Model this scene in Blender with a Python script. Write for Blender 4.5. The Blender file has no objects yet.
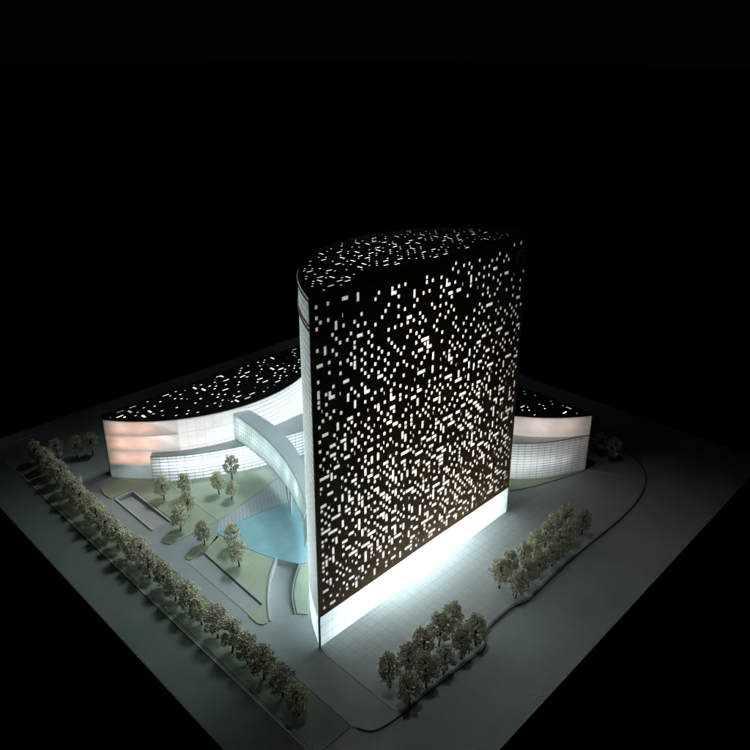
import bpy, bmesh, math, random
from mathutils import Vector, Matrix, noise

sc = bpy.context.scene
col = sc.collection
PI = math.pi

# ---------------------------------------------------------------- helpers
def link(o, parent=None):
    col.objects.link(o)
    if parent is not None:
        o.parent = parent
    return o

def tag(o, label=None, cat=None, group=None, kind=None):
    if label: o['label'] = label
    if cat: o['category'] = cat
    if group: o['group'] = group
    if kind: o['kind'] = kind
    return o

def empty(name, loc=(0, 0, 0)):
    o = bpy.data.objects.new(name, None)
    o.empty_display_size = 0.02
    o.location = loc
    return link(o)

def obj(name, verts, faces, mat, parent=None, smooth=False, uvs=None):
    me = bpy.data.meshes.new(name)
    off = Vector(parent.location) if parent is not None else Vector((0, 0, 0))
    me.from_pydata([tuple(Vector(v) - off) for v in verts], [], faces)
    if uvs is not None:
        l = me.uv_layers.new(name='UVMap')
        for i, uv in enumerate(uvs):
            l.data[i].uv = uv
    if mat: me.materials.append(mat)
    if smooth:
        me.polygons.foreach_set('use_smooth', [True] * len(me.polygons))
    me.update()
    return link(bpy.data.objects.new(name, me), parent)

class MB:
    """collects boxes, tubes and prisms that belong to one part"""
    def __init__(s): s.v = []; s.f = []
    def add(s, v, f):
        n = len(s.v); s.v += [tuple(x) for x in v]; s.f += [tuple(i + n for i in q) for q in f]
    def box(s, x0, x1, y0, y1, z0, z1):
        s.add([(x0,y0,z0),(x1,y0,z0),(x1,y1,z0),(x0,y1,z0),(x0,y0,z1),(x1,y0,z1),(x1,y1,z1),(x0,y1,z1)],
              [(3,2,1,0),(4,5,6,7),(0,1,5,4),(1,2,6,5),(2,3,7,6),(3,0,4,7)])
    def tube(s, pts, rads, n=7):
        base = len(s.v); k = len(pts)
        for i, (p, r) in enumerate(zip(pts, rads)):
            p = Vector(p)
            d = (Vector(pts[min(i+1, k-1)]) - Vector(pts[max(i-1, 0)])).normalized()
            a = d.orthogonal().normalized(); b = d.cross(a)
            for j in range(n):
                t = 2*PI*j/n
                s.v.append(tuple(p + a*math.cos(t)*r + b*math.sin(t)*r))
        for i in range(k-1):
            for j in range(n):
                j2 = (j+1) % n
                s.f.append((base+i*n+j, base+i*n+j2, base+(i+1)*n+j2, base+(i+1)*n+j))
        s.f.append(tuple(base + (k-1)*n + j for j in range(n)))
        s.f.append(tuple(base + n-1-j for j in range(n)))
    def wall(s, pts, w, z0, z1):
        """a wall of width w along a plan polyline"""
        L, Rr = [], []
        k = len(pts)
        for i in range(k):
            a = Vector(pts[max(i-1,0)]); b = Vector(pts[min(i+1,k-1)])
            d = (b - a).normalized(); nrm = Vector((-d.y, d.x))
            p = Vector(pts[i])
            L.append(p + nrm*w/2); Rr.append(p - nrm*w/2)
        base = len(s.v)
        zz0 = z0 if isinstance(z0, (list, tuple)) else [z0]*k
        zz1 = z1 if isinstance(z1, (list, tuple)) else [z1]*k
        for i in range(k):
            for p, z in ((L[i], zz0[i]), (Rr[i], zz0[i]), (Rr[i], zz1[i]), (L[i], zz1[i])):
                s.v.append((p.x, p.y, z))
        for i in range(k-1):
            for j in range(4):
                j2 = (j+1) % 4
                s.f.append((base+i*4+j, base+i*4+j2, base+i*4+4+j2, base+i*4+4+j))
        s.f.append((base+3, base+2, base+1, base)); e = base+(k-1)*4
        s.f.append((e, e+1, e+2, e+3))
    def build(s, name, mat, parent=None, smooth=False):
        return obj(name, s.v, s.f, mat, parent, smooth)

def slab(name, outer, z0, z1, mat, holes=(), parent=None, top_fn=None):
    """a flat slab of polygonal plan, with holes"""
    bm = bmesh.new()
    loops = [outer] + list(holes)
    edges = []; rings = []
    for lp in loops:
        vs = [bm.verts.new((p[0], p[1], z1)) for p in lp]
        rings.append(vs)
        for i in range(len(vs)):
            edges.append(bm.edges.new((vs[i], vs[(i+1) % len(vs)])))
    bmesh.ops.triangle_fill(bm, use_beauty=True, use_dissolve=False, edges=edges, normal=(0, 0, 1))
    for vs in rings:
        lo = [bm.verts.new((v.co.x, v.co.y, z0)) for v in vs]
        n = len(vs)
        for i in range(n):
            bm.faces.new((vs[i], lo[i], lo[(i+1) % n], vs[(i+1) % n]))
    if z0 != z1:
        pass
    bmesh.ops.recalc_face_normals(bm, faces=bm.faces)
    me = bpy.data.meshes.new(name)
    bm.to_mesh(me); bm.free()
    if parent is not None:
        me.transform(Matrix.Translation(-Vector(parent.location)))
    me.materials.append(mat)
    return link(bpy.data.objects.new(name, me), parent)

def arc(cx, cy, r, a0, a1, n):
    return [(cx + r*math.cos(a0 + (a1-a0)*i/n), cy + r*math.sin(a0 + (a1-a0)*i/n)) for i in range(n+1)]

def ribbon(name, pts, z0, z1, mat, parent=None):
    """a curved upright sheet with UVs in metres along and up"""
    v, f, uv = [], [], []
    s = 0; S = [0]
    for i in range(1, len(pts)):
        s += math.hypot(pts[i][0]-pts[i-1][0], pts[i][1]-pts[i-1][1]); S.append(s)
    for p in pts:
        v += [(p[0], p[1], z0), (p[0], p[1], z1)]
    for i in range(len(pts)-1):
        f.append((2*i, 2*i+2, 2*i+3, 2*i+1))
        uv += [(S[i], z0), (S[i+1], z0), (S[i+1], z1), (S[i], z1)]
    return obj(name, v, f, mat, parent, smooth=True, uvs=uv)

def catmull(pts, n=6, closed=False):
    out = []
    k = len(pts)
    P = lambda i: Vector(pts[i % k]) if closed else Vector(pts[max(0, min(k-1, i))])
    for i in range(k if closed else k-1):
        a, b, c, d = P(i-1), P(i), P(i+1), P(i+2)
        for j in range(n):
            t = j/n
            q = 0.5*((2*b) + (c-a)*t + (2*a-5*b+4*c-d)*t*t + (3*b-a-3*c+d)*t**3)
            out.append((q.x, q.y))
    if not closed: out.append(tuple(pts[-1]))
    return out

# ---------------------------------------------------------------- materials
def nt(name):
    m = bpy.data.materials.new(name); m.use_nodes = True
    t = m.node_tree; t.nodes.clear()
    out = t.nodes.new('ShaderNodeOutputMaterial')
    return m, t, out

def N(t, kind, **kw):
    n = t.nodes.new(kind)
    for k, v in kw.items():
        if k.startswith('_'): setattr(n, k[1:], v)
        else: n.inputs[k.replace('__', ' ')].default_value = v
    return n

def c4(c): return (c[0], c[1], c[2], 1)

def mix_col(t, fac, a, b):
    n = t.nodes.new('ShaderNodeMix'); n.data_type = 'RGBA'
    def put(sock, x):
        if hasattr(x, 'is_linked') or hasattr(x, 'links'): t.links.new(x, sock)
        elif isinstance(x, (int, float)): sock.default_value = x
        else: sock.default_value = c4(x)
    put(n.inputs[0], fac); put(n.inputs[6], a); put(n.inputs[7], b)
    return n.outputs[2]

def math_n(t, op, a, b=None):
    n = t.nodes.new('ShaderNodeMath'); n.operation = op
    for i, x in enumerate((a, b)):
        if x is None: continue
        if isinstance(x, (int, float)): n.inputs[i].default_value = x
        else: t.links.new(x, n.inputs[i])
    return n.outputs[0]

def line_mask(t, sock, pitch, width, offset=0.0):
    """1 on thin lines every `pitch`, 0 between"""
    x = math_n(t, 'ADD', sock, offset + 100*pitch)
    x = math_n(t, 'DIVIDE', x, pitch)
    x = math_n(t, 'FRACT', x)
    return math_n(t, 'LESS_THAN', x, width/pitch)

def mottled(name, colr, var=0.12, rough=0.75, scale=14.0, fine=300.0, bump=0.15, lines=None, spec=0.3):
    """painted card or foam: base colour with soft wear and fine grain; optional scored lines"""
    m, t, out = nt(name)
    b = N(t, 'ShaderNodeBsdfPrincipled', Roughness=rough)
    b.inputs['Specular IOR Level'].default_value = spec
    tc = N(t, 'ShaderNodeTexCoord')
    geo = N(t, 'ShaderNodeNewGeometry')
    pos = geo.outputs['Position']
    n1 = N(t, 'ShaderNodeTexNoise', Scale=scale, Detail=6.0, Roughness=0.6)
    n2 = N(t, 'ShaderNodeTexNoise', Scale=fine, Detail=3.0)
    t.links.new(pos, n1.inputs['Vector']); t.links.new(pos, n2.inputs['Vector'])
    f1 = N(t, 'ShaderNodeMapRange'); t.links.new(n1.outputs['Fac'], f1.inputs[0])
    f1.inputs[1].default_value = 0.3; f1.inputs[2].default_value = 0.7
    dark = tuple(x*(1-var) for x in colr); lite = tuple(min(1, x*(1+var)) for x in colr)
    cc = mix_col(t, f1.outputs[0], dark, lite)
    f2 = N(t, 'ShaderNodeMapRange'); t.links.new(n2.outputs['Fac'], f2.inputs[0])
    f2.inputs[1].default_value = 0.3; f2.inputs[2].default_value = 0.7
    f2.inputs[3].default_value = 1-var*0.8; f2.inputs[4].default_value = 1+var*0.8
    mul = t.nodes.new('ShaderNodeVectorMath'); mul.operation = 'SCALE'
    t.links.new(cc, mul.inputs[0]); t.links.new(f2.outputs[0], mul.inputs['Scale'])
    cc = mul.outputs[0]
    if lines:
        ang, px, wx, py, wy, lc = lines
        mp = N(t, 'ShaderNodeMapping'); mp.inputs['Rotation'].default_value = (0, 0, ang)
        t.links.new(pos, mp.inputs['Vector'])
        sp = N(t, 'ShaderNodeSeparateXYZ'); t.links.new(mp.outputs[0], sp.inputs[0])
        mk = None
        if px: mk = line_mask(t, sp.outputs[0], px, wx)
        if py:
            m2 = line_mask(t, sp.outputs[1], py, wy)
            mk = m2 if mk is None else math_n(t, 'MAXIMUM', mk, m2)
        cc = mix_col(t, mk, cc, tuple(x*lc for x in colr))
    t.links.new(cc, b.inputs['Base Color'])
    bp = N(t, 'ShaderNodeBump', Strength=bump, Distance=0.0006)
    t.links.new(n2.outputs['Fac'], bp.inputs['Height']); t.links.new(bp.outputs[0], b.inputs['Normal'])
    t.links.new(b.outputs[0], out.inputs[0])
    return m

def plain(name, colr, rough=0.6, metal=0.0, spec=0.4):
    return mottled(name, colr, 0.08, rough, 20.0, 400.0, 0.05, None, spec)

def frosted(name, colr, clear=0.2, grid=None, line_col=(0.25, 0.28, 0.3), line_clear=0.0, gloss=0.06, var=0.08):
    """lit acrylic sheet: lets lamp light through scattered (frosted) and partly straight (clear), with scored
    mullion lines in the UVs"""
    m, t, out = nt(name)
    tr = N(t, 'ShaderNodeBsdfTranslucent'); df = N(t, 'ShaderNodeBsdfDiffuse')
    cl = N(t, 'ShaderNodeBsdfTransparent'); gl = N(t, 'ShaderNodeBsdfGlossy', Roughness=0.12)
    geo = N(t, 'ShaderNodeNewGeometry')
    n1 = N(t, 'ShaderNodeTexNoise', Scale=40.0, Detail=5.0)
    t.links.new(geo.outputs['Position'], n1.inputs['Vector'])
    f1 = N(t, 'ShaderNodeMapRange'); t.links.new(n1.outputs['Fac'], f1.inputs[0])
    f1.inputs[1].default_value = 0.3; f1.inputs[2].default_value = 0.7
    cc = mix_col(t, f1.outputs[0], tuple(x*(1-var) for x in colr), tuple(min(1, x*(1+var)) for x in colr))
    clear_s = None
    if grid:
        uvn = N(t, 'ShaderNodeUVMap')
        sp = N(t, 'ShaderNodeSeparateXYZ'); t.links.new(uvn.outputs[0], sp.inputs[0])
        mk = None
        for (ax, pitch, width) in grid:
            q = line_mask(t, sp.outputs[ax], pitch, width)
            mk = q if mk is None else math_n(t, 'MAXIMUM', mk, q)
        cc = mix_col(t, mk, cc, line_col)
        clear_s = math_n(t, 'MULTIPLY', math_n(t, 'SUBTRACT', 1.0, mk), clear)
    t.links.new(cc, tr.inputs[0]); t.links.new(cc, df.inputs[0])
    a = N(t, 'ShaderNodeMixShader', Fac=0.25)
    t.links.new(tr.outputs[0], a.inputs[1]); t.links.new(df.outputs[0], a.inputs[2])
    b = N(t, 'ShaderNodeMixShader', Fac=clear)
    if clear_s is not None: t.links.new(clear_s, b.inputs[0])
    t.links.new(a.outputs[0], b.inputs[1]); t.links.new(cl.outputs[0], b.inputs[2])
    g = N(t, 'ShaderNodeMixShader', Fac=gloss)
    t.links.new(b.outputs[0], g.inputs[1]); t.links.new(gl.outputs[0], g.inputs[2])
    t.links.new(g.outputs[0], out.inputs[0])
    return m

M = {}
M['board'] = mottled('board_paint', (0.46, 0.52, 0.52), 0.10, 0.8, 9, 420)
M['road'] = mottled('road_paint', (0.19, 0.235, 0.19), 0.10, 0.85, 9, 420)
M['pave'] = mottled('pavement_card', (0.46, 0.51, 0.52), 0.05, 0.7, 6, 350)
M['plaza'] = mottled('plaza_tiles', (0.50, 0.54, 0.545), 0.06, 0.6, 8, 350, 0.1, (0, 0.0195, 0.0009, 0.0195, 0.0009, 0.72))
M['rampcard'] = mottled('ramp_card', (0.58, 0.58, 0.57), 0.05, 0.7, 10, 350)
M['path'] = mottled('path_strips', (0.56, 0.62, 0.66), 0.04, 0.6, 8, 350, 0.1, (math.radians(33), 0.0085, 0.0011, 0, 0, 0.7))
M['lawn'] = mottled('lawn_flock', (0.50, 0.57, 0.43), 0.10, 0.95, 12, 700, 0.5)
M['lawn2'] = mottled('lawn_flock_pale', (0.50, 0.60, 0.47), 0.08, 0.95, 12, 700, 0.5)
M['verge'] = mottled('verge_flock', (0.31, 0.37, 0.29), 0.14, 0.95, 16, 700, 0.5)
M['water'] = mottled('pool_acrylic', (0.38, 0.66, 0.75), 0.06, 0.16, 10, 60, 0.02, None, 0.5)
M['waterdeep'] = mottled('pool_side', (0.08, 0.30, 0.40), 0.06, 0.3, 10, 60, 0.02)
M['kerb'] = plain('kerb_white', (0.55, 0.58, 0.55), 0.7)
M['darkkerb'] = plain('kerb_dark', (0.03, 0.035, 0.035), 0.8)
M['white'] = plain('white_card', (0.72, 0.75, 0.76), 0.6)
M['edge'] = plain('board_edge', (0.02, 0.02, 0.02), 0.7)
M['table'] = plain('black_cloth', (0.0025, 0.0025, 0.003), 1.0, 0, 0.05)
M['screen'] = mottled('screen_veneer', (0.62, 0.36, 0.19), 0.22, 0.55, 25, 260, 0.1)
M['roofdark'] = mottled('roof_veneer', (0.007, 0.006, 0.006), 0.2, 0.9, 25, 260, 0.1, None, 0.05)
M['greyroof'] = mottled('grey_roof_card', (0.46, 0.52, 0.54), 0.05, 0.6, 12, 300)
M['bridgeroof'] = mottled('bridge_roof_card', (0.68, 0.78, 0.84), 0.05, 0.5, 12, 300)
M['black'] = plain('black_card', (0.02, 0.02, 0.022), 0.7)
M['plywood'] = mottled('orange_ply', (0.80, 0.47, 0.32), 0.10, 0.6, 30, 220)
M['trunk'] = plain('twig', (0.045, 0.032, 0.022), 0.9)
M['diffuser'] = frosted('diffuser_acrylic', (0.9, 0.92, 0.92), 0.0, None, gloss=0.0, var=0.02)
M['band'] = frosted('base_glass', (0.86, 0.90, 0.90), 0.0, [(0, 0.03, 0.0007), (1, 0.0225, 0.0008)], (0.42, 0.52, 0.52), gloss=0.05)
M['towerglass'] = frosted('tower_glass', (0.58, 0.65, 0.65), 0.08, [(0, 0.0165, 0.0020), (1, 0.0125, 0.0018)], (0.20, 0.25, 0.26))
M['wingglass'] = frosted('wing_glass', (0.88, 0.88, 0.88), 0.32, [(0, 0.042, 0.0005)], (0.6, 0.55, 0.55), gloss=0.08)
M['louvre'] = frosted('louvre_glass', (0.88, 0.91, 0.92), 0.05, [(0, 0.0200, 0.0010), (1, 0.0090, 0.0022)], (0.20, 0.23, 0.26))
M['louvrer'] = frosted('louvre_glass_grey', (0.80, 0.82, 0.82), 0.05, [(0, 0.0165, 0.0009), (1, 0.0072, 0.0016)], (0.26, 0.28, 0.30))
M['bridgeglass'] = frosted('bridge_glass', (0.82, 0.92, 0.88), 0.34, [(0, 0.0100, 0.0016), (1, 0.0115, 0.0014)], (0.28, 0.36, 0.34), gloss=0.08)
M['wingfrost'] = frosted('wing_glass_frosted', (0.88, 0.87, 0.87), 0.10, [(0, 0.021, 0.0006), (1, 0.0405, 0.0012)], (0.55, 0.52, 0.52), gloss=0.08)
M['lineglass'] = frosted('lined_wing_glass', (0.88, 0.91, 0.92), 0.05, [(1, 0.0125, 0.0018)], (0.28, 0.33, 0.36))
M['pane'] = frosted('warm_pane', (0.9, 0.86, 0.84), 0.1, None)

def leaf_mat(name, a, b):
    m, t, out = nt(name)
    bs = N(t, 'ShaderNodeBsdfPrincipled', Roughness=0.9)
    bs.inputs['Specular IOR Level'].default_value = 0.1
    geo = N(t, 'ShaderNodeNewGeometry'); oi = N(t, 'ShaderNodeObjectInfo')
    n1 = N(t, 'ShaderNodeTexNoise', Scale=160.0, Detail=3.0)
    t.links.new(geo.outputs['Position'], n1.inputs['Vector'])
    f1 = N(t, 'ShaderNodeMapRange'); t.links.new(n1.outputs['Fac'], f1.inputs[0])
    f1.inputs[1].default_value = 0.32; f1.inputs[2].default_value = 0.68
    isl = math_n(t, 'MULTIPLY', geo.outputs['Random Per Island'], 0.5)
    fac = math_n(t, 'ADD', math_n(t, 'MULTIPLY', f1.outputs[0], 0.6), isl)
    cc = mix_col(t, fac, a, b)
    hs = N(t, 'ShaderNodeHueSaturation')
    hr = N(t, 'ShaderNodeMapRange'); t.links.new(oi.outputs['Random'], hr.inputs[0])
    hr.inputs[3].default_value = 0.485; hr.inputs[4].default_value = 0.52
    t.links.new(hr.outputs[0], hs.inputs['Hue'])
    vr = N(t, 'ShaderNodeMapRange'); t.links.new(oi.outputs['Random'], vr.inputs[0])
    vr.inputs[3].default_value = 0.85; vr.inputs[4].default_value = 1.15
    t.links.new(vr.outputs[0], hs.inputs['Value']); t.links.new(cc, hs.inputs['Color'])
    t.links.new(hs.outputs[0], bs.inputs['Base Color'])
    tl = N(t, 'ShaderNodeBsdfTranslucent'); t.links.new(hs.outputs[0], tl.inputs[0])
    mx = N(t, 'ShaderNodeMixShader', Fac=0.06)
    t.links.new(bs.outputs[0], mx.inputs[1]); t.links.new(tl.outputs[0], mx.inputs[2])
    t.links.new(mx.outputs[0], out.inputs[0])
    return m
M['leaf'] = leaf_mat('dried_foliage', (0.62, 0.58, 0.37), (0.96, 0.93, 0.78))

# ---------------------------------------------------------------- world and camera
w = bpy.data.worlds.new("World"); sc.world = w; w.use_nodes = True
bg = w.node_tree.nodes['Background']
bg.inputs[0].default_value = (0.8, 0.95, 1.0, 1); bg.inputs[1].default_value = 0.0006

RT = Vector((0.699760, -0.714371, 0.003252)); UP = Vector((0.261296, 0.260183, 0.929532)); FW = Vector((0.664876, 0.649599, -0.368728))
CP = Vector((-0.414104, -0.424429, 1.000000))
cam = bpy.data.cameras.new('Camera')
co = bpy.data.objects.new('Camera', cam); col.objects.link(co)
mw = Matrix((( RT.x, UP.x, -FW.x, CP.x), (RT.y, UP.y, -FW.y, CP.y), (RT.z, UP.z, -FW.z, CP.z), (0, 0, 0, 1)))
co.matrix_world = mw
cam.sensor_width = 36; cam.lens = 36*732.77/750
cam.shift_y = -(375 - 333.58)/750
cam.clip_start = 0.02; cam.clip_end = 60
sc.camera = co
sc.view_settings.view_transform = 'Standard'; sc.view_settings.look = 'None'
sc.view_settings.exposure = 0; sc.view_settings.gamma = 1
sc.cycles.use_denoising = True
sc.cycles.max_bounces = 10; sc.cycles.diffuse_bounces = 5; sc.cycles.transmission_bounces = 8
sc.cycles.transparent_max_bounces = 16
sc.cycles.sample_clamp_indirect = 6.0
sc.cycles.caustics_reflective = False; sc.cycles.caustics_refractive = False

# ---------------------------------------------------------------- setting: board, pavements, lawns, water
BU, BV = 1.4645, 1.517
RAMP = [(0.205, 0.862), (0.243, 0.862), (0.243, 1.024), (0.205, 1.024)]
canL = catmull([(0.333, 0.589), (0.292, 0.556), (0.258, 0.521), (0.230, 0.484), (0.214, 0.458)], 6)
canR = catmull([(0.356, 0.543), (0.315, 0.511), (0.282, 0.477), (0.258, 0.440)], 6)
CANAL = canL + canR[::-1]
tag(slab('ground', [(0, 0), (BU, 0), (BU, BV), (0, BV)], -0.035, 0.0, M['board'], [RAMP, CANAL]), kind='structure')
tb = MB(); tb.box(-40, 45, -40, 45, -0.30, -0.28)
tag(tb.build('table_surface', M['table']), kind='structure')

kerb_front = catmull([(0.165, 0.190), (0.182, 0.160), (0.225, 0.149), (0.292, 0.147), (0.364, 0.142), (0.420, 0.137), (0.449, 0.141), (0.467, 0.156), (0.500, 0.1605),
                      (0.545, 0.161), (0.566, 0.159), (0.603, 0.149), (0.660, 0.150), (0.763, 0.152), (0.860, 0.149), (0.964, 0.146), (1.050, 0.150), (1.114, 0.162),
                      (1.170, 0.182), (1.215, 0.215), (1.240, 0.255), (1.246, 0.32), (1.246, 0.5), (1.246, 1.20)], 6)
PAV = kerb_front + [(1.246, 1.30), (0.165, 1.30)]
ZP = 0.0014
tag(slab('pavement', PAV, 0.0005, ZP, M['pave'], [RAMP, CANAL]), kind='structure')
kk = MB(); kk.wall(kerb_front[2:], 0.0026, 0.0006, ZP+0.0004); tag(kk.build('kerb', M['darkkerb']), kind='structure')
# tiled plaza laid on the pavement round the tower
def inset(poly, d):
    out = []; n = len(poly)
    for i in range(n):
        a = Vector(poly[i-1]); b = Vector(poly[(i+1) % n]); t = (b-a).normalized()
        out.append((poly[i][0] - t.y*d, poly[i][1] + t.x*d))
    return out
front = inset(kerb_front, 0.004)
front = [p for p in front if p[0] > 0.232 and p[1] < 1.1]
PLZ = [(0.232, 0.33)] + [(0.232, front[0][1])] + front + [(1.242, 0.95), (0.60, 0.95), (0.60, 0.70), (0.42, 0.56), (0.30, 0.44), (0.262, 0.40)]
tag(slab('plaza_paving', PLZ, ZP-0.001, ZP+0.0006, M['plaza']), kind='structure')
tag(slab('path', catmull([(0.322, 0.781), (0.420, 0.802), (0.520, 0.824)], 5) + [(0.545, 0.80), (0.520, 0.72)] + catmull([(0.482, 0.727), (0.385, 0.748), (0.296, 0.750)], 5),
         ZP-0.002, ZP+0.0009, M['path']), kind='structure')
pool_edge = catmull([(0.296, 0.748), (0.340, 0.749), (0.385, 0.745), (0.475, 0.726), (0.54, 0.70)], 5) + [(0.54, 0.62), (0.46, 0.56), (0.375, 0.532)] + \
    [(0.356, 0.5435), (0.3335, 0.5885)] + catmull([(0.324, 0.612), (0.313, 0.652), (0.303, 0.70)], 5)
tag(slab('water', pool_edge, ZP-0.020, ZP+0.0016, M['water']), kind='structure')

# lawns
Z1, ZL = ZP-0.0006, ZP+0.0025
tag(slab('lawn', catmull([(0.198, 1.092), (0.192, 1.066), (0.195, 1.036), (0.2, 1.0345)], 4) + [(0.250, 1.0345), (0.2525, 0.863), (0.244, 0.838)]
         + catmull([(0.206, 0.818), (0.196, 0.803), (0.204, 0.788)], 4) + [(0.3213, 0.785), (0.3213, 0.865), (0.3213, 0.968), (0.302, 1.022), (0.255, 1.095)], Z1, ZL, M['lawn']), kind='structure')
tag(slab('lawn', [(0.3220, 0.785)] + catmull([(0.36, 0.7925), (0.44, 0.809), (0.522, 0.829)], 5) + [(0.530, 0.892), (0.476, 0.916), (0.402, 0.950), (0.3220, 1.002)], Z1, ZL+0.0004, M['lawn2']), kind='structure')
tag(slab('lawn', catmull([(0.205, 0.730), (0.201, 0.722), (0.205, 0.714)], 4) + [(0.238, 0.7145), (0.289, 0.735), (0.292, 0.749), (0.265, 0.746)], Z1, ZL, M['lawn']), kind='structure')
L2 = [(0.238, 0.711), (0.291, 0.742)] + catmull([(0.300, 0.70), (0.310, 0.652), (0.321, 0.612), (0.330, 0.590)], 4) + \
    [(p[0]-0.004, p[1]+0.004) for p in canL[3:]] + catmull([(0.206, 0.458), (0.198, 0.462), (0.193, 0.472)], 4) + [(0.1945, 0.4995), (0.2305, 0.5025)]
tag(slab('lawn', L2, Z1, ZL, M['lawn']), kind='structure')
tag(slab('lawn', [(p[0]+0.003, p[1]-0.003) for p in canR[1:]] + [(0.274, 0.421), (0.31, 0.460), (0.366, 0.524), (0.370, 0.533)], Z1, ZL+0.0004, M['lawn2']), kind='structure')
tag(slab('lawn', catmull([(0.875, 0.395), (0.904, 0.374), (0.955, 0.351), (0.998, 0.335), (1.042, 0.320), (1.090, 0.306)], 4) + [(1.095, 0.312), (1.0, 0.36), (0.93, 0.42), (0.89, 0.44)],
         Z1, ZL, M['lawn']), kind='structure')
tag(slab('verge', [(0.0895, 0.19), (0.1635, 0.19), (0.1635, 1.30)] + catmull([(0.15, 1.345), (0.12, 1.355), (0.0895, 1.33)], 4), 0.0004, 0.0016, M['verge']), kind='structure')
tag(slab('parking_bay', [(0.1965, 0.709), (0.2355, 0.7085), (0.2285, 0.5045), (0.1965, 0.501)], ZP-0.002, ZP+0.0007,
         mottled('bay_card', (0.50, 0.55, 0.56), 0.05, 0.7, 6, 350, 0.1, (0, 0, 0, 0.052, 0.0010, 0.75))), kind='structure')

tag(slab('road', [(0.001, 0.05), (0.085, 0.05), (0.085, 1.40), (0.001, 1.40)], 0.0002, 0.0008, M['road']), kind='structure')
# kerb strips
k = MB(); k.wall([(0.088, 0.10), (0.088, 1.30)], 0.0022, 0.0004, 0.0022); tag(k.build('kerb', M['kerb']), kind='structure')
k = MB(); k.wall([(0.0965, 0.10), (0.0965, 1.33)], 0.0010, 0.0012, 0.0021); tag(k.build('kerb', M['kerb']), kind='structure')
k = MB(); k.wall([(0.02, 1.472), (0.30, 1.472)], 0.003, 0.0004, 0.0022); tag(k.build('kerb', M['kerb']), kind='structure')

# sunken ramp and canal floors
rf = [(0.205, 0.862, ZP-0.0006), (0.243, 0.862, ZP-0.0006), (0.243, 1.024, -0.005), (0.205, 1.024, -0.005)]
tag(obj('ramp_floor', rf, [(0, 1, 2, 3)], M['rampcard']), kind='structure')
v = []; f = []
nn = min(len(canL), len(canR))
for i in range(nn):
    tl = i/(nn-1)
    a = canL[round(tl*(len(canL)-1))]; b = canR[round(tl*(len(canR)-1))]
    z = -0.010 + (ZP - 0.0006 + 0.010)*tl
    v += [(a[0], a[1], z), (b[0], b[1], z)]
    if i: f.append((2*i-2, 2*i-1, 2*i+1, 2*i))
tag(obj('canal_floor', v, f, M['pave']), kind='structure')

# low walls
wl = MB(); wl.wall([(0.2015, 0.858), (0.2015, 1.028), ], 0.004, 0.001, ZP+0.0035); wl.wall([(0.2035, 1.028), (0.2445, 1.028)], 0.004, -0.0005, ZP+0.0035)
wl.wall([(0.2465, 1.030), (0.2465, 0.858)], 0.004, 0.001, ZP+0.0035)
tag(wl.build('ramp_wall', M['white']), 'low white kerb wall round three sides of the sunken ramp on the left lawn', 'wall')
wl = MB(); wl.wall(canL, 0.0028, -0.012, [ZP+0.0055-0.003*i/(len(canL)-1) for i in range(len(canL))])
tag(wl.build('curved_retaining_wall', M['white']), 'white curved low wall along the sunken channel below the blue pool', 'wall')
wl = MB(); wl.wall(canR, 0.002, -0.012, ZP+0.0030)
tag(wl.build('curved_retaining_wall', M['greyroof']), 'grey low wall between the sunken channel and the tower side lawn', 'wall')
wl = MB(); wl.wall([(0.2375, 0.709), (0.2300, 0.5045)], 0.0022, 0.002, ZP+0.0048)
tag(wl.build('kerb_wall', M['greyroof']), 'straight dark low kerb between the parking bay and the lawn beside the pool', 'wall')

# ---------------------------------------------------------------- perforated screens
def clip(poly, outline):
    """clip a convex polygon by a convex counter-clockwise outline"""
    n = len(outline)
    for i in range(n):
        a = outline[i]; b = outline[(i+1) % n]
        ex, ey = b[0]-a[0], b[1]-a[1]
        out = []
        m = len(poly)
        for j in range(m):
            p, q = poly[j], poly[(j+1) % m]
            sp = ex*(p[1]-a[1]) - ey*(p[0]-a[0]); sq = ex*(q[1]-a[1]) - ey*(q[0]-a[0])
            if sp >= 0: out.append(p)
            if (sp > 0 and sq < 0) or (sp < 0 and sq > 0):
                t = sp/(sp-sq); out.append((p[0]+(q[0]-p[0])*t, p[1]+(q[1]-p[1])*t))
        poly = out
        if len(poly) < 3: return []
    return poly

def inside(p, outline, d=0.0):
    n = len(outline)
    for i in range(n):
        a = outline[i]; b = outline[(i+1) % n]
        ex, ey = b[0]-a[0], b[1]-a[1]; L = math.hypot(ex, ey)
        if L > 1e-9 and (ex*(p[1]-a[1]) - ey*(p[0]-a[0]))/L < d: return False
    return True

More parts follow.
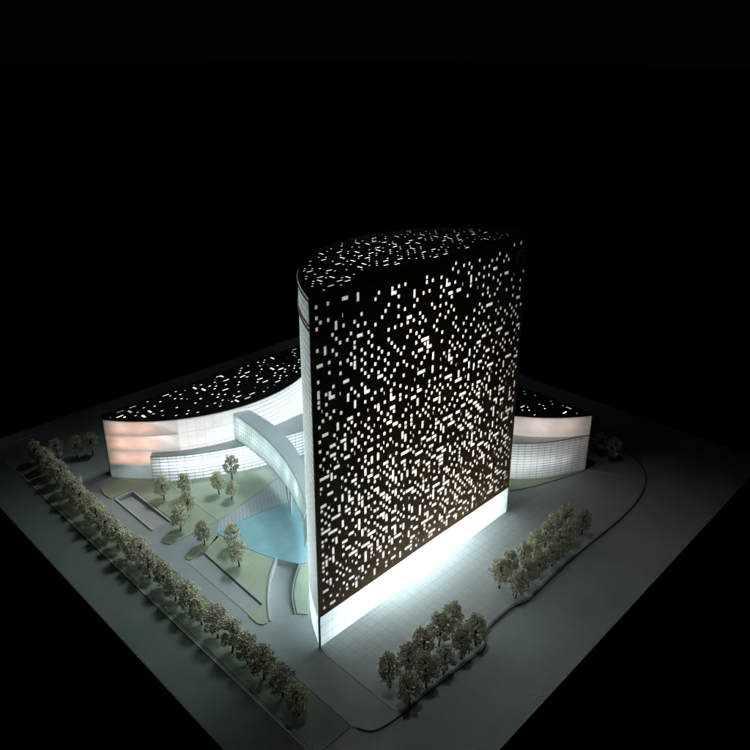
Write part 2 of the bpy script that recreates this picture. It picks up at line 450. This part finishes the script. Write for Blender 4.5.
SHPLOW = [('one', .56), ('thin', .10), ('h2', .14), ('h3', .05), ('v2', .10), ('v3', .01), ('L', .02), ('diag', .02)]
def perforated(name, outline, O, ex, ey, depth_dir, thick, px, py, gx, gy, dens, seed, mat, parent, margin=0.004, shapes=None, low=-1.0):
    """a thin panel with rows of small rectangular holes, some run together into bars and angles"""
    rnd = random.Random(seed)
    xs = [p[0] for p in outline]; ys = [p[1] for p in outline]
    x0, x1, y0, y1 = min(xs), max(xs), min(ys), max(ys)
    nx = int((x1-x0)/px)+1; ny = int((y1-y0)/py)+1
    X = [x0-0.001]; Y = [y0-0.001]
    for i in range(nx):
        b = x0 + i*px
        X += [b+gx, b+gx+(px-gx)*0.42, b+px]
    X.append(max(x1, X[-1])+0.001)
    for j in range(ny):
        b = y0 + j*py
        Y += [b+gy, b+py]
    Y.append(max(y1, Y[-1])+0.001)
    hole = [[False]*(len(Y)-1) for _ in range(len(X)-1)]
    cx = lambda i: x0 + (i+0.5)*px
    cyy = lambda j: y0 + (j+0.5)*py
    used = [[0]*ny for _ in range(nx)]
    def ok(i, j):
        if not (0 <= i < nx and 0 <= j < ny): return False
        b = (x0+i*px+gx, y0+j*py+gy, x0+(i+1)*px, y0+(j+1)*py)
        return all(inside(q, outline, margin) for q in ((b[0], b[1]), (b[2], b[1]), (b[2], b[3]), (b[0], b[3])))
    def open_cells(cells):
        for (i, j) in cells:
            for a in (1, 2): hole[3*i+a][2*j+1] = True
            if (i+1, j) in cells: hole[3*(i+1)][2*j+1] = True
            if (i, j+1) in cells:
                for a in (1, 2): hole[3*i+a][2*(j+1)] = True
    shp = shapes or [('one', .63), ('thin', .11), ('h2', .11), ('h3', .035), ('v2', .08), ('L', .02), ('diag', .015)]
    for i in range(nx):
        for j in range(ny):
            if used[i][j] or not ok(i, j): continue
            if rnd.random() > dens(cx(i), cyy(j)): continue
            r = rnd.random(); kind = 'one'; lo_ = cyy(j) < low
            if low > 0 and cyy(j) > 0.40 and rnd.random() < 0.5: r = 0.0
            for kname, pr in (SHPLOW if lo_ else shp):
                if r < pr: kind = kname; break
                r -= pr
            cells = {'one': [(i, j)], 'thin': [(i, j)], 'h2': [(i, j), (i+1, j)], 'h3': [(i, j), (i+1, j), (i+2, j)], 'v2': [(i, j), (i, j+1)],
                     'v3': [(i, j), (i, j+1), (i, j+2)], 'L': [(i, j), (i+1, j), (i, j+1)], 'diag': [(i, j), (i+1, j+1)]}[kind]
            if not all(ok(*c) for c in cells): cells = [(i, j)]
            if kind == 'thin':
                hole[3*i+1][2*j+1] = True
            else: open_cells(cells)
            for c in cells: used[c[0]][c[1]] = 1
            for c in cells:      # keep the rows a little apart
                if lo_ and rnd.random() < 0.12: continue
                if c[0]+1 < nx: used[c[0]+1][c[1]] = 1
                if rnd.random() < 0.75 and c[1]+1 < ny: used[c[0]][c[1]+1] = 1
    O, ex, ey, dd = Vector(O), Vector(ex), Vector(ey), Vector(depth_dir)
    V, F = [], []
    def P(p, d=0): return O + ex*p[0] + ey*p[1] + dd*d
    def face(pts):
        n = len(V); V.extend(pts); F.append(tuple(range(n, n+len(pts))))
    for j in range(len(Y)-1):
        i = 0
        while i < len(X)-1:
            if hole[i][j]: i += 1; continue
            s = i
            while i < len(X)-1 and not hole[i][j]: i += 1
            q = clip([(X[s], Y[j]), (X[i], Y[j]), (X[i], Y[j+1]), (X[s], Y[j+1])], outline)
            if q: face([P(p) for p in q])
    for i in range(1, len(X)-2):
        for j in range(1, len(Y)-2):
            if not hole[i][j]: continue
            for di, dj, a, b in ((-1, 0, (X[i], Y[j]), (X[i], Y[j+1])), (1, 0, (X[i+1], Y[j]), (X[i+1], Y[j+1])),
                                 (0, -1, (X[i], Y[j]), (X[i+1], Y[j])), (0, 1, (X[i], Y[j+1]), (X[i+1], Y[j+1]))):
                if not hole[i+di][j+dj]:
                    face([P(a), P(b), P(b, thick), P(a, thick)])
    n = len(outline)
    for i in range(n):
        a, b = outline[i], outline[(i+1) % n]
        face([P(a), P(b), P(b, thick), P(a, thick)])
    return obj(name, V, F, mat, parent)

def flat(name, outline, O, ex, ey, mat, parent):
    O, ex, ey = Vector(O), Vector(ex), Vector(ey)
    V = [O + ex*p[0] + ey*p[1] for p in outline]
    return obj(name, V, [tuple(range(len(V)))], mat, parent)

LK = {'tower_lamp': 2.0, 'base_lamp': 8.5, 'wing_lamp': 2.4, 'block_lamp': 1.4, 'bridge_lamp': 5.0}
def point(name, loc, power, colr=(0.90, 1.0, 1.0), r=0.006):
    l = bpy.data.lights.new(name, 'POINT'); l.energy = power*LK.get(name, 1.0); l.color = colr; l.shadow_soft_size = r
    o = bpy.data.objects.new(name, l); o.location = loc; col.objects.link(o); return o

COOL = (0.86, 0.98, 1.0); WHITE = (0.93, 0.99, 1.0); WARM = (1.0, 0.76, 0.62); PINK = (1.0, 0.82, 0.76)

# ---------------------------------------------------------------- tower
TC, TR, TV = (0.5232, 0.2551), 0.2982, 0.346
HT, HB = 0.657, 0.0685
da = math.asin((TV-TC[1])/TR)
back = arc(TC[0], TC[1], TR, da, PI-da, 48)           # right corner over the back to the left corner
def flatten(p):
    if p[0] > 0.5: return p
    t = (p[1]-TV)/0.207
    return (p[0] + 0.0062*math.sin(PI*min(1, max(0, t)))**0.8 - 0.0022*(1-t)**3, p[1])
back = [flatten(p) for p in back]
UL, UR = back[-1][0], back[0][0]
tw = empty('tower_building', ((UL+UR)/2, 0.42, ZP+0.0006))
tag(tw, 'tall dark tower pierced by hundreds of lit holes above a glowing glass base', 'building')
zf = HB
face_out = [(0, 0), (UR-UL, 0), (UR-UL, HT-zf-0.0018), (0, HT-zf-0.0018)]
DF = [(0, .60), (.30, .62), (.58, .54), (.74, .34), (.90, .23), (1.001, .12)]
def dens_front(x, y):
    h = y/(HT-zf)
    for (h0, d0), (h1, d1) in zip(DF, DF[1:]):
        if h <= h1: d = d0 + (d1-d0)*(h-h0)/(h1-h0); break
    if h > 0.985: d *= 0.5
    if h < 0.05: d *= 0.8
    # a quieter patch high up on the left, a bald spot round the emblem
    pass
    if math.hypot(x-0.545, (y+zf)-0.607) < 0.03: return 0
    d *= 1 + 0.25*noise.noise(Vector((x*14, y*14, 3.3)))
    return d
perforated('front_screen', face_out, (UL, TV-0.0015, zf), (1, 0, 0), (0, 0, 1), (0, 1, 0), 0.0015, 0.0078, 0.0087, 0.0019, 0.0022, dens_front, 11, M['screen'], tw, 0.004, None, 0.27)
flat('front_diffuser', [(0.001, 0), (UR-UL-0.001, 0), (UR-UL-0.001, HT-zf-0.005), (0.001, HT-zf-0.005)], (UL, TV+0.003, zf), (1, 0, 0), (0, 0, 1), M['diffuser'], tw)
seg = back                                             # counter-clockwise plan: back arc, closed by the front chord
ROOFSH = [('one', .62), ('thin', .10), ('h2', .16), ('v2', .12)]
def dens_roof(x, y):
    d = 0.58*(1.0 - min(1, max(0, (0.40-y)/0.06)))
    return d*(0.75 + 0.5*noise.noise(Vector((x*12, y*12, 7))))
perforated('roof_screen', back + [(UL, TV-0.0020), (UR, TV-0.0020)], (0, 0, HT), (1, 0, 0), (0, 1, 0), (0, 0, -1), 0.0015, 0.0088, 0.0088, 0.0022, 0.0026, dens_roof, 5, M['roofdark'], tw, 0.004, ROOFSH)
flat('roof_diffuser', [((p[0]-0.52)*0.985+0.52, (p[1]-0.42)*0.97+0.42) for p in seg], (0, 0, HT-0.0045), (1, 0, 0), (0, 1, 0), M['diffuser'], tw)
slab('floor_or_baffle_slab', [((p[0]-0.52)*0.985+0.52, (p[1]-0.42)*0.96+0.42) for p in seg], zf-0.003, zf-0.0008, M['greyroof'], parent=tw)  # unseen baffle, added to keep tower and base lamp light apart
# curved glazed back; the far right end is closed with dark card
nb = len(back)
ribbon('glazed_wall', back[6:][::-1], ZP, HT-0.0015, M['towerglass'], tw)
ribbon('end_panel', back[:7][::-1], ZP, HT-0.0015, M['black'], tw)
# glass base under the screen
bp = [(UL+0.0005, TV), (UR-0.0005, TV)]
ribbon('glass_base', bp, ZP, zf-0.0004, M['band'], tw)
b = MB(); b.box(UL-0.0012, UL+0.0012, TV-0.0022, TV+0.0012, ZP, zf); b.build('corner_post', M['greyroof'], tw)
b = MB(); b.box(UR-0.0012, UR+0.0012, TV-0.0022, TV+0.0012, ZP, zf); b.build('corner_post', M['greyroof'], tw)
# top storey of the glazed end: dark rails
b = MB()
for z in (0.6505, 0.612, 0.605):
    b.wall([(p[0]-(TC[0]-p[0])*-0.0, p[1]) for p in [(TC[0]+(q[0]-TC[0])*1.004, TC[1]+(q[1]-TC[1])*1.004) for q in back[30:]]], 0.0016, z, z+0.0026)
b.build('rail', M['screen'], tw)
# emblem
eb = MB(); ec = Vector((UL+0.545, TV-0.0016, 0.607))
for r0, r1 in ((0.0165, 0.0148), (0.0128, 0.0112), (0.0092, 0.0076), (0.0056, 0.004)):
    n = 36; base = len(eb.v)
    for i in range(n):
        a = 2*PI*i/n
        for r, y in ((r0, 0), (r0, -0.0012), (r1, -0.0012), (r1, 0)):
            eb.v.append((ec.x+math.cos(a)*r, ec.y+y, ec.z+math.sin(a)*r))
    for i in range(n):
        i2 = (i+1) % n
        for j in range(3):
            eb.f.append((base+4*i+j, base+4*i2+j, base+4*i2+j+1, base+4*i+j+1))
eb.build('round_emblem', plain('emblem_grey', (0.7, 0.71, 0.73), 0.5), tw)

def lamps(tbl):
    for nm, loc, p, c, r in tbl: point(nm, loc, p, c, r)
lamps([
    ('tower_lamp', (0.54, 0.45, 0.15), 0.42, COOL, 0.01), ('tower_lamp', (0.34, 0.405, 0.13), 0.07, COOL, 0.01), ('tower_lamp', (0.71, 0.405, 0.13), 0.07, COOL, 0.01), ('tower_lamp', (0.40, 0.42, 0.20), 0.26, COOL, 0.01), ('tower_lamp', (0.66, 0.43, 0.22), 0.22, COOL, 0.01),
    ('tower_lamp', (0.42, 0.43, 0.36), 0.36, COOL, 0.01), ('tower_lamp', (0.62, 0.45, 0.36), 0.30, COOL, 0.01),
    ('tower_lamp', (0.46, 0.45, 0.53), 0.42, COOL, 0.01), ('tower_lamp', (0.58, 0.46, 0.54), 0.18, COOL, 0.01),
    ('base_lamp', (0.50, 0.394, 0.040), 0.36, WHITE, 0.01), ('base_lamp', (0.57, 0.394, 0.040), 0.30, WHITE, 0.01), ('base_lamp', (0.40, 0.43, 0.045), 0.015, WHITE, 0.01), ('base_lamp', (0.69, 0.42, 0.045), 0.017, WHITE, 0.01),
    ('base_lamp', (0.30, 0.40, 0.045), 0.007, WHITE, 0.01), ('base_lamp', (0.765, 0.385, 0.045), 0.007, WHITE, 0.01),
])

# ---------------------------------------------------------------- curved wings
def lens(c, r, p0, p1, n=40):
    a0 = math.atan2(p0[1]-c[1], p0[0]-c[0]); a1 = math.atan2(p1[1]-c[1], p1[0]-c[0])
    if a1 < a0: a1 += 2*PI
    return arc(c[0], c[1], r, a0, a1, n)

# --- left wing: lens with a straight back at v = 1.15
HW = 0.161
wc, wr = (0.5759, 1.3399), 0.3968
lw_front = lens(wc, wr, (0.2420, 1.124), (0.905, 1.118))
lw_plan = lw_front + [(0.905, 1.150), (0.250, 1.150)]
lw = empty('curved_wing', (0.57, 1.05, ZP)); tag(lw, 'low curved building on the left with orange lit storeys and speckled black roof', 'building')
cut1 = [i for i, p in enumerate(lw_front) if p[0] < 0.375][-1]; cut2 = [i for i, p in enumerate(lw_front) if p[0] < 0.535][-1]
ribbon('facade', lw_front[:cut1+1], ZP, HW-0.0018, M['wingglass'], lw)
ribbon('facade', lw_front[cut1:cut2+1], ZP, HW-0.0018, M['wingfrost'], lw)
ribbon('facade', lw_front[cut2:], ZP, HW-0.0018, M['lineglass'], lw)
perforated('roof', lw_plan, (0, 0, HW), (1, 0, 0), (0, 1, 0), (0, 0, -1), 0.0018, 0.0115, 0.0115, 0.0038, 0.0050,
           lambda x, y: 0.55*(0.6+0.8*noise.noise(Vector((x*11, y*11, 2)))) * (1 if y > wc[1]-math.sqrt(max(0, wr*wr-(x-wc[0])**2))+0.02 else 0), 21, M['roofdark'], lw, 0.006, ROOFSH)
flat('roof_diffuser', lw_plan, (0, 0, HW-0.0045), (1, 0, 0), (0, 1, 0), M['diffuser'], lw)
b = MB(); b.wall([(0.905, 1.118), (0.905, 1.150), (0.250, 1.150), (0.2420, 1.126)], 0.002, ZP, HW-0.0019); b.build('rear_wall', M['black'], lw)
# inner white wall that runs into the facade, and orange floors in the wedge in front of it
wedge_arc = [p for p in lw_front if p[0] < 0.376]
inner = [(0.300, 1.147), (0.330, 1.120), (0.360, 1.075), (wedge_arc[-1][0]+0.002, wedge_arc[-1][1]+0.004)]
for z in (0.0395, 0.0800, 0.1205):
    slab('floor_or_baffle_slab', [(p[0]+0.0012, p[1]+0.0012) for p in wedge_arc] + inner[::-1] + [(0.256, 1.147)], z-0.002, z, M['white'], parent=lw)
    slab('floor_finish', [(0.2475, 1.1205), (0.300, 1.066), (0.345, 1.045), (0.352, 1.072), (0.328, 1.112), (0.298, 1.144), (0.258, 1.145)], z+0.0001, z+0.0009, M['plywood'], parent=lw)
ribbon('inner_wall', inner, 0.0415, HW-0.005, M['pane'], lw)
b = MB(); b.wall([(0.2428, 1.1235), (0.2428, 1.1275)], 0.003, ZP, HW-0.0018); b.build('corner_post', M['pane'], lw)
for (px_, py_, pz_) in ((0.272, 1.098, 0.1215), (0.303, 1.085, 0.1215), (0.262, 1.108, 0.081), (0.286, 1.085, 0.081), (0.268, 1.100, 0.0405), (0.290, 1.080, 0.0405)):
    bolts = MB(); bolts.tube([(px_, py_, pz_), (px_, py_, pz_+0.005)], [0.0022, 0.0018], 8); bolts.build('bolt_head', M['black'], lw)
lamps([
    ('wing_lamp', (0.283, 1.110, 0.148), 0.013, WARM, 0.004), ('wing_lamp', (0.283, 1.112, 0.105), 0.010, WARM, 0.004), ('wing_lamp', (0.283, 1.112, 0.064), 0.009, WARM, 0.004),
    ('wing_lamp', (0.325, 1.080, 0.142), 0.010, PINK, 0.008), ('wing_lamp', (0.325, 1.080, 0.102), 0.009, PINK, 0.008), ('wing_lamp', (0.325, 1.080, 0.062), 0.008, PINK, 0.008),
    ('wing_lamp', (0.310, 1.115, 0.022), 0.006, COOL, 0.004),
    ('wing_lamp', (0.40, 1.09, 0.10), 0.10, PINK, 0.008), ('wing_lamp', (0.50, 1.07, 0.10), 0.15, (0.95, 0.98, 1), 0.008), ('wing_lamp', (0.62, 1.07, 0.09), 0.21, COOL, 0.008),
    ('wing_lamp', (0.74, 1.08, 0.09), 0.24, COOL, 0.008),
])

# --- low louvred block in front of the left wing
HK = 0.074
lbf = catmull([(0.302, 1.030), (0.351, 0.990), (0.402, 0.957), (0.476, 0.921), (0.536, 0.898), (0.592, 0.880), (0.640, 0.868), (0.700, 0.862)], 6)
lbb = catmull([(0.317, 1.046), (0.360, 1.012), (0.405, 0.986), (0.460, 0.963), (0.514, 0.948), (0.610, 0.940), (0.702, 0.940)], 6)
lb = empty('louvred_block', (0.45, 0.96, ZP)); tag(lb, 'low curved white louvred block with flat grey roof in front of the left wing', 'building')
ribbon('facade', lbf, ZP, HK-0.003, M['louvre'], lb)
slab('roof', [(p[0]-0.0012, p[1]-0.0015) for p in lbf] + lbb[::-1], HK-0.003, HK, M['greyroof'], parent=lb)
ribbon('end_wall', [lbb[0], lbf[0]], ZP, HK-0.003, M['louvre'], lb)
lamps([('block_lamp', (x, y, 0.045), p, COOL, 0.008) for x, y, p in
       ((0.338, 1.022, .014), (0.365, 1.000, .018), (0.395, 0.982, .022), (0.425, 0.968, .024), (0.458, 0.955, .026), (0.490, 0.944, .028), (0.525, 0.935, .03),
        (0.56, 0.930, .03), (0.60, 0.925, .034), (0.65, 0.922, .036))])

# --- right wing
HR = 0.158
rc, rr = (1.3037, 0.656), 0.4078
a0 = math.atan2(0.92-rc[1], 1.00-rc[0]); a1 = math.atan2(0.307-rc[1], 1.093-rc[0]) + 2*PI
rw_front = arc(rc[0], rc[1], rr, math.radians(141), a1, 40)
rw_plan = rw_front + [(1.103, 0.312), (1.110, rw_front[0][1])]
rw = empty('curved_wing', (1.02, 0.55, ZP)); tag(rw, 'low curved building at the right behind the tower with pink lit upper storey', 'building')
ribbon('facade', rw_front, ZP, HR-0.0018, M['wingglass'], rw)
perforated('roof', rw_plan, (0, 0, HR), (1, 0, 0), (0, 1, 0), (0, 0, -1), 0.0018, 0.0115, 0.0115, 0.0045, 0.0060,
           lambda x, y: 0.40*(0.7+0.6*noise.noise(Vector((x*11, y*11, 5)))), 8, M['roofdark'], rw, 0.006, ROOFSH)
flat('roof_diffuser', rw_plan, (0, 0, HR-0.0045), (1, 0, 0), (0, 1, 0), M['diffuser'], rw)
b = MB(); b.wall([(1.0945, 0.3075), (1.103, 0.312), (1.110, rw_front[0][1]), (rw_front[0][0]+0.004, rw_front[0][1])], 0.002, ZP, HR-0.0019); b.build('rear_wall', M['black'], rw)
lamps([('wing_lamp', (1.065, 0.372, 0.135), 0.018, WARM, 0.004), ('wing_lamp', (1.03, 0.42, 0.135), 0.040, PINK, 0.005), ('wing_lamp', (0.99, 0.52, 0.12), 0.10, PINK, 0.006),
       ('wing_lamp', (1.03, 0.72, 0.10), 0.15, COOL, 0.006)])
HQ = 0.104
rbf = catmull([(0.905, 0.500), (0.915, 0.445), (0.930, 0.413), (0.962, 0.382), (1.004, 0.352), (1.055, 0.3265), (1.092, 0.3085)], 6)
rbb = [(0.940, 0.500), (0.952, 0.452)] + catmull([(0.972, 0.425), (1.004, 0.385), (1.040, 0.352), (1.070, 0.332), (1.0935, 0.3115)], 5)
rb = empty('louvred_block', (1.0, 0.38, ZP)); tag(rb, 'taller grey louvred block right of the tower below the pink storey', 'building')
ribbon('facade', rbf, ZP, HQ-0.002, M['louvrer'], rb)
slab('roof', [(p[0]-0.001, p[1]-0.001) for p in rbf] + rbb[::-1], HQ-0.002, HQ, M['greyroof'], parent=rb)
lamps([('block_lamp', (x, y, 0.045), p, COOL, 0.008) for x, y, p in
       ((0.935, 0.475, .018), (0.948, 0.440, .018), (0.968, 0.414, .015), (0.990, 0.390, .011), (1.015, 0.367, .008), (1.045, 0.345, .005))])

# ---------------------------------------------------------------- curved bridge from the wing to the tower
ZT, ZB = 0.146, 0.0765
bo = arc(-0.3062, 0.9585, 0.7996, math.atan2(0.955-0.9585, 0.8), math.atan2(0.515-0.9585, 0.3597+0.3062), 40)
bi = arc(-0.0030, 0.9163, 0.5373, math.atan2(0.942-0.9163, 0.5365), math.atan2(0.50-0.9163, 0.339), 40)
br = empty('curved_bridge', (0.49, 0.75, ZP)); tag(br, 'curved glass walled bridge with pale blue roof joining left wing to the tower', 'bridge')
slab('roof', bo + bi[::-1], ZT-0.003, ZT, M['bridgeroof'], parent=br)
ribbon('glass_wall', [(p[0]+0.001, p[1]) for p in bo], ZB, ZT-0.003, M['bridgeglass'], br)
ribbon('glass_wall', [(p[0]-0.001, p[1]) for p in bi], ZB, ZT-0.003, M['bridgeglass'], br)
ribbon('end_glass', [bi[0], bo[0]], ZB, ZT-0.003, M['bridgeglass'], br)
slab('floor', bo + bi[::-1], ZB-0.002, ZB, M['white'], parent=br)
for (x, y, dx, dy) in ((0.4545, 0.688, -0.004, -0.005), (0.461, 0.700, 0.0, 0.010)):
    b = MB(); b.tube([(x, y, ZP), (x+dx*0.5, y+dy*0.5, 0.04), (x+dx, y+dy, ZB-0.002)], [0.0022, 0.003, 0.0026], 10); b.build('column', M['white'], br, True)
lamps([('bridge_lamp', (x, y, 0.112), 0.006, COOL, 0.006) for x, y in ((0.515, 0.92), (0.512, 0.86), (0.503, 0.80), (0.488, 0.74), (0.467, 0.68), (0.437, 0.62))])

# added fill spot, out of view high behind the model, brightening the garden side
sl = bpy.data.lights.new('fill_lamp', 'SPOT'); sl.energy = 62; sl.color = (0.86, 0.97, 1.0); sl.spot_size = math.radians(32); sl.spot_blend = 1.0; sl.shadow_soft_size = 0.22
so = bpy.data.objects.new('fill_lamp', sl); so.location = (1.35, 1.00, 1.75); col.objects.link(so)
so.rotation_euler = (Vector((0.38, 0.76, 0.0)) - Vector(so.location)).to_track_quat('-Z', 'Y').to_euler()

sl = bpy.data.lights.new('fill_lamp', 'SPOT'); sl.energy = 9; sl.color = (0.92, 0.98, 1.0); sl.spot_size = math.radians(42); sl.spot_blend = 1.0; sl.shadow_soft_size = 0.02  # second added fill spot, unseen above the tower, brightening the forecourt
so = bpy.data.objects.new('fill_lamp', sl); so.location = (0.52, 0.368, 2.2); col.objects.link(so)
so.rotation_euler = (Vector((0.52, 0.05, 0.0)) - Vector(so.location)).to_track_quat('-Z', 'Y').to_euler()

# ---------------------------------------------------------------- trees
def tree_proto(seed):
    rnd = random.Random(seed)
    H = 0.066*(0.94+0.12*rnd.random())
    zc0 = H*0.30
    tr = MB(); cr = MB()
    top = Vector((rnd.uniform(-.002, .002), rnd.uniform(-.002, .002), H*0.62))
    mid = Vector((rnd.uniform(-.0015, .0015), rnd.uniform(-.0015, .0015), H*0.30))
    tr.tube([(0, 0, -0.001), (0, 0, 0.002), tuple(mid), tuple(top)], [0.0021, 0.0016, 0.0013, 0.0007], 7)
    lobes = []
    n = rnd.randint(20, 25)
    RX = 0.0175*rnd.uniform(0.95, 1.08); RZ = H*0.40; CZ = H*0.60
    for i in range(n):
        t = (i+0.5)/n; zz = 1-2*t; a = i*2.39996 + rnd.uniform(-.35, .35)
        k_ = rnd.uniform(0.66, 0.92)
        rad = math.sqrt(max(0, 1-zz*zz))*RX*k_*(1.0 - 0.20*zz)
        c = Vector((math.cos(a)*rad, math.sin(a)*rad, CZ + zz*RZ*0.80))
        lobes.append((c, 0.0062*rnd.uniform(0.75, 1.25)))
        s = mid.lerp(top, min(1, max(0, (c.z-mid.z)/(top.z-mid.z)*0.7)))
        tr.tube([tuple(s), tuple(s.lerp(c, .5)+Vector((0, 0, -.001))), tuple(c)], [0.0008, 0.0006, 0.0003], 5)
    for c, r in lobes:
        m = int(38*(r/0.0062)**1.7)
        for _ in range(m):
            d = Vector((rnd.gauss(0, 1), rnd.gauss(0, 1), rnd.gauss(0, 1))).normalized()
            p = c + Vector((d.x, d.y, d.z*0.95))*r*(rnd.random()**0.4)*rnd.uniform(0.85, 1.15)
            s = rnd.uniform(0.0011, 0.0023)
            q = Matrix.Rotation(rnd.uniform(0, 2*PI), 3, 'Z') @ Matrix.Rotation(rnd.uniform(0, PI), 3, 'X')
            vs = [p + q @ Vector(x)*s for x in ((1, 0, -.5), (-.5, .87, -.45), (-.5, -.87, -.55), (rnd.uniform(-.3, .3), rnd.uniform(-.3, .3), .8))]
            cr.add(vs, [(0, 1, 3), (1, 2, 3), (2, 0, 3), (0, 2, 1)])
    return tr, cr
protos = []
for sd in range(7):
    tr, cr = tree_proto(100+sd)
    mt = bpy.data.meshes.new('trunk'); mt.from_pydata(tr.v, [], tr.f); mt.materials.append(M['trunk'])
    mc = bpy.data.meshes.new('crown'); mc.from_pydata(cr.v, [], cr.f); mc.materials.append(M['leaf'])
    protos.append((mt, mc))
rt = random.Random(4)
def tree(x, y, z, label, group, h=1.0, wd=1.0):
    mt, mc = protos[rt.randrange(len(protos))]
    o = empty('model_tree', (x, y, z))
    o.rotation_euler = (rt.uniform(-.06, .06), rt.uniform(-.06, .06), rt.uniform(0, 2*PI)); o.scale = (wd*h, wd*h, h)
    tag(o, label, 'tree', group)
    link(bpy.data.objects.new('trunk', mt), o); link(bpy.data.objects.new('crown', mc), o)
    return o
ORD = 'first second third fourth fifth sixth seventh eighth ninth tenth eleventh twelfth thirteenth fourteenth fifteenth sixteenth seventeenth eighteenth nineteenth twentieth twenty-first twenty-second twenty-third twenty-fourth twenty-fifth twenty-sixth'.split()
nrow = 24
for i in range(nrow):
    y = 0.2675 + 0.0455*i
    x = 0.122 + max(0, y-0.9)*0.045
    lab = ('nearest tree' if i == 0 else 'farthest tree' if i == nrow-1 else ORD[i] + ' tree counted from the near end') + ' of the long row beside the left kerb'
    tree(x + rt.uniform(-.003, .003), y + rt.uniform(-.003, .003), 0.0016, lab, 'trees in the long row beside the left kerb', rt.uniform(0.96, 1.10), rt.uniform(1.08, 1.22))
for (x, y), lab in zip([(0.182, 1.288), (0.221, 1.269), (0.256, 1.252)],
                       ['pale tree at the back left corner nearest the kerb row', 'dark tree between two others behind the left wing tip', 'dark tree at the back closest to the left wing tip']):
    tree(x, y, ZP, lab, 'trees at the back left corner', 1.02)
garden = [((0.281, 0.943), 1.0, 'tree before the left end of the white louvred block'), ((0.319, 0.915), 0.95, 'smaller tree in front of the middle of the white louvred block'),
          ((0.287, 0.852), 0.92, 'middle tree of the line between louvred block and lawn tip'), ((0.244, 0.813), 1.05, 'full whitish tree at the left tip of the lawn beside the ramp'),
          ((0.383, 0.869), 0.92, 'brownish left tree of the three on the lawn below the bridge'), ((0.442, 0.900), 0.98, 'rear tallest tree of the three on the lawn below the bridge'),
          ((0.392, 0.831), 0.80, 'thin pale front tree of the three on the lawn below the bridge'), ((0.253, 0.733), 0.96, 'lone tree on the tiny lawn at the left tip of the pool'),
          ((0.290, 0.680), 0.92, 'rear tree of the pair on the lawn beside the pool'), ((0.264, 0.623), 1.0, 'front tree of the pair on the lawn beside the pool')]
for (x, y), h, lab in garden:
    tree(x, y, ZL, lab, 'trees on the garden lawns', h, 1.02)
for j, (row, vv) in enumerate((('tower side row', 0.200), ('kerb side row', 0.1535))):
    for i, x in enumerate((0.260, 0.302, 0.347, 0.391, 0.432)):
        lab = ('leftmost' if i == 0 else 'rightmost' if i == 4 else ORD[i] + ' from left') + ' tree in the ' + row + ' of the front left grove'
        tree(x + rt.uniform(-.003, .003), vv + rt.uniform(-.003, .003), ZP+0.0006, lab, 'trees in the grove in front of the tower', rt.uniform(0.98, 1.10), rt.uniform(.95, 1.1))
for j, (row, vv) in enumerate((('tower side row', 0.209), ('kerb side row', 0.168))):
    for i in range(7):
        x = 0.583 + 0.0445*i
        lab = ('leftmost' if i == 0 else 'rightmost' if i == 6 else ORD[i] + ' from left') + ' tree in the ' + row + ' of the front right grove'
        tree(x + rt.uniform(-.004, .004), vv + 0.0015*i + rt.uniform(-.004, .004), ZP+0.0006, lab, 'trees in the grove at the right of the forecourt', rt.uniform(0.9, 1.05), rt.uniform(.95, 1.1))
tree(1.186, 0.323, ZP+0.0006, 'sparse tree right beside the end of the right wing', 'trees beyond the right wing', 0.98)
tree(1.182, 0.280, ZP+0.0006, 'outer of two sparse trees beyond the right wing end', 'trees beyond the right wing', 1.02)
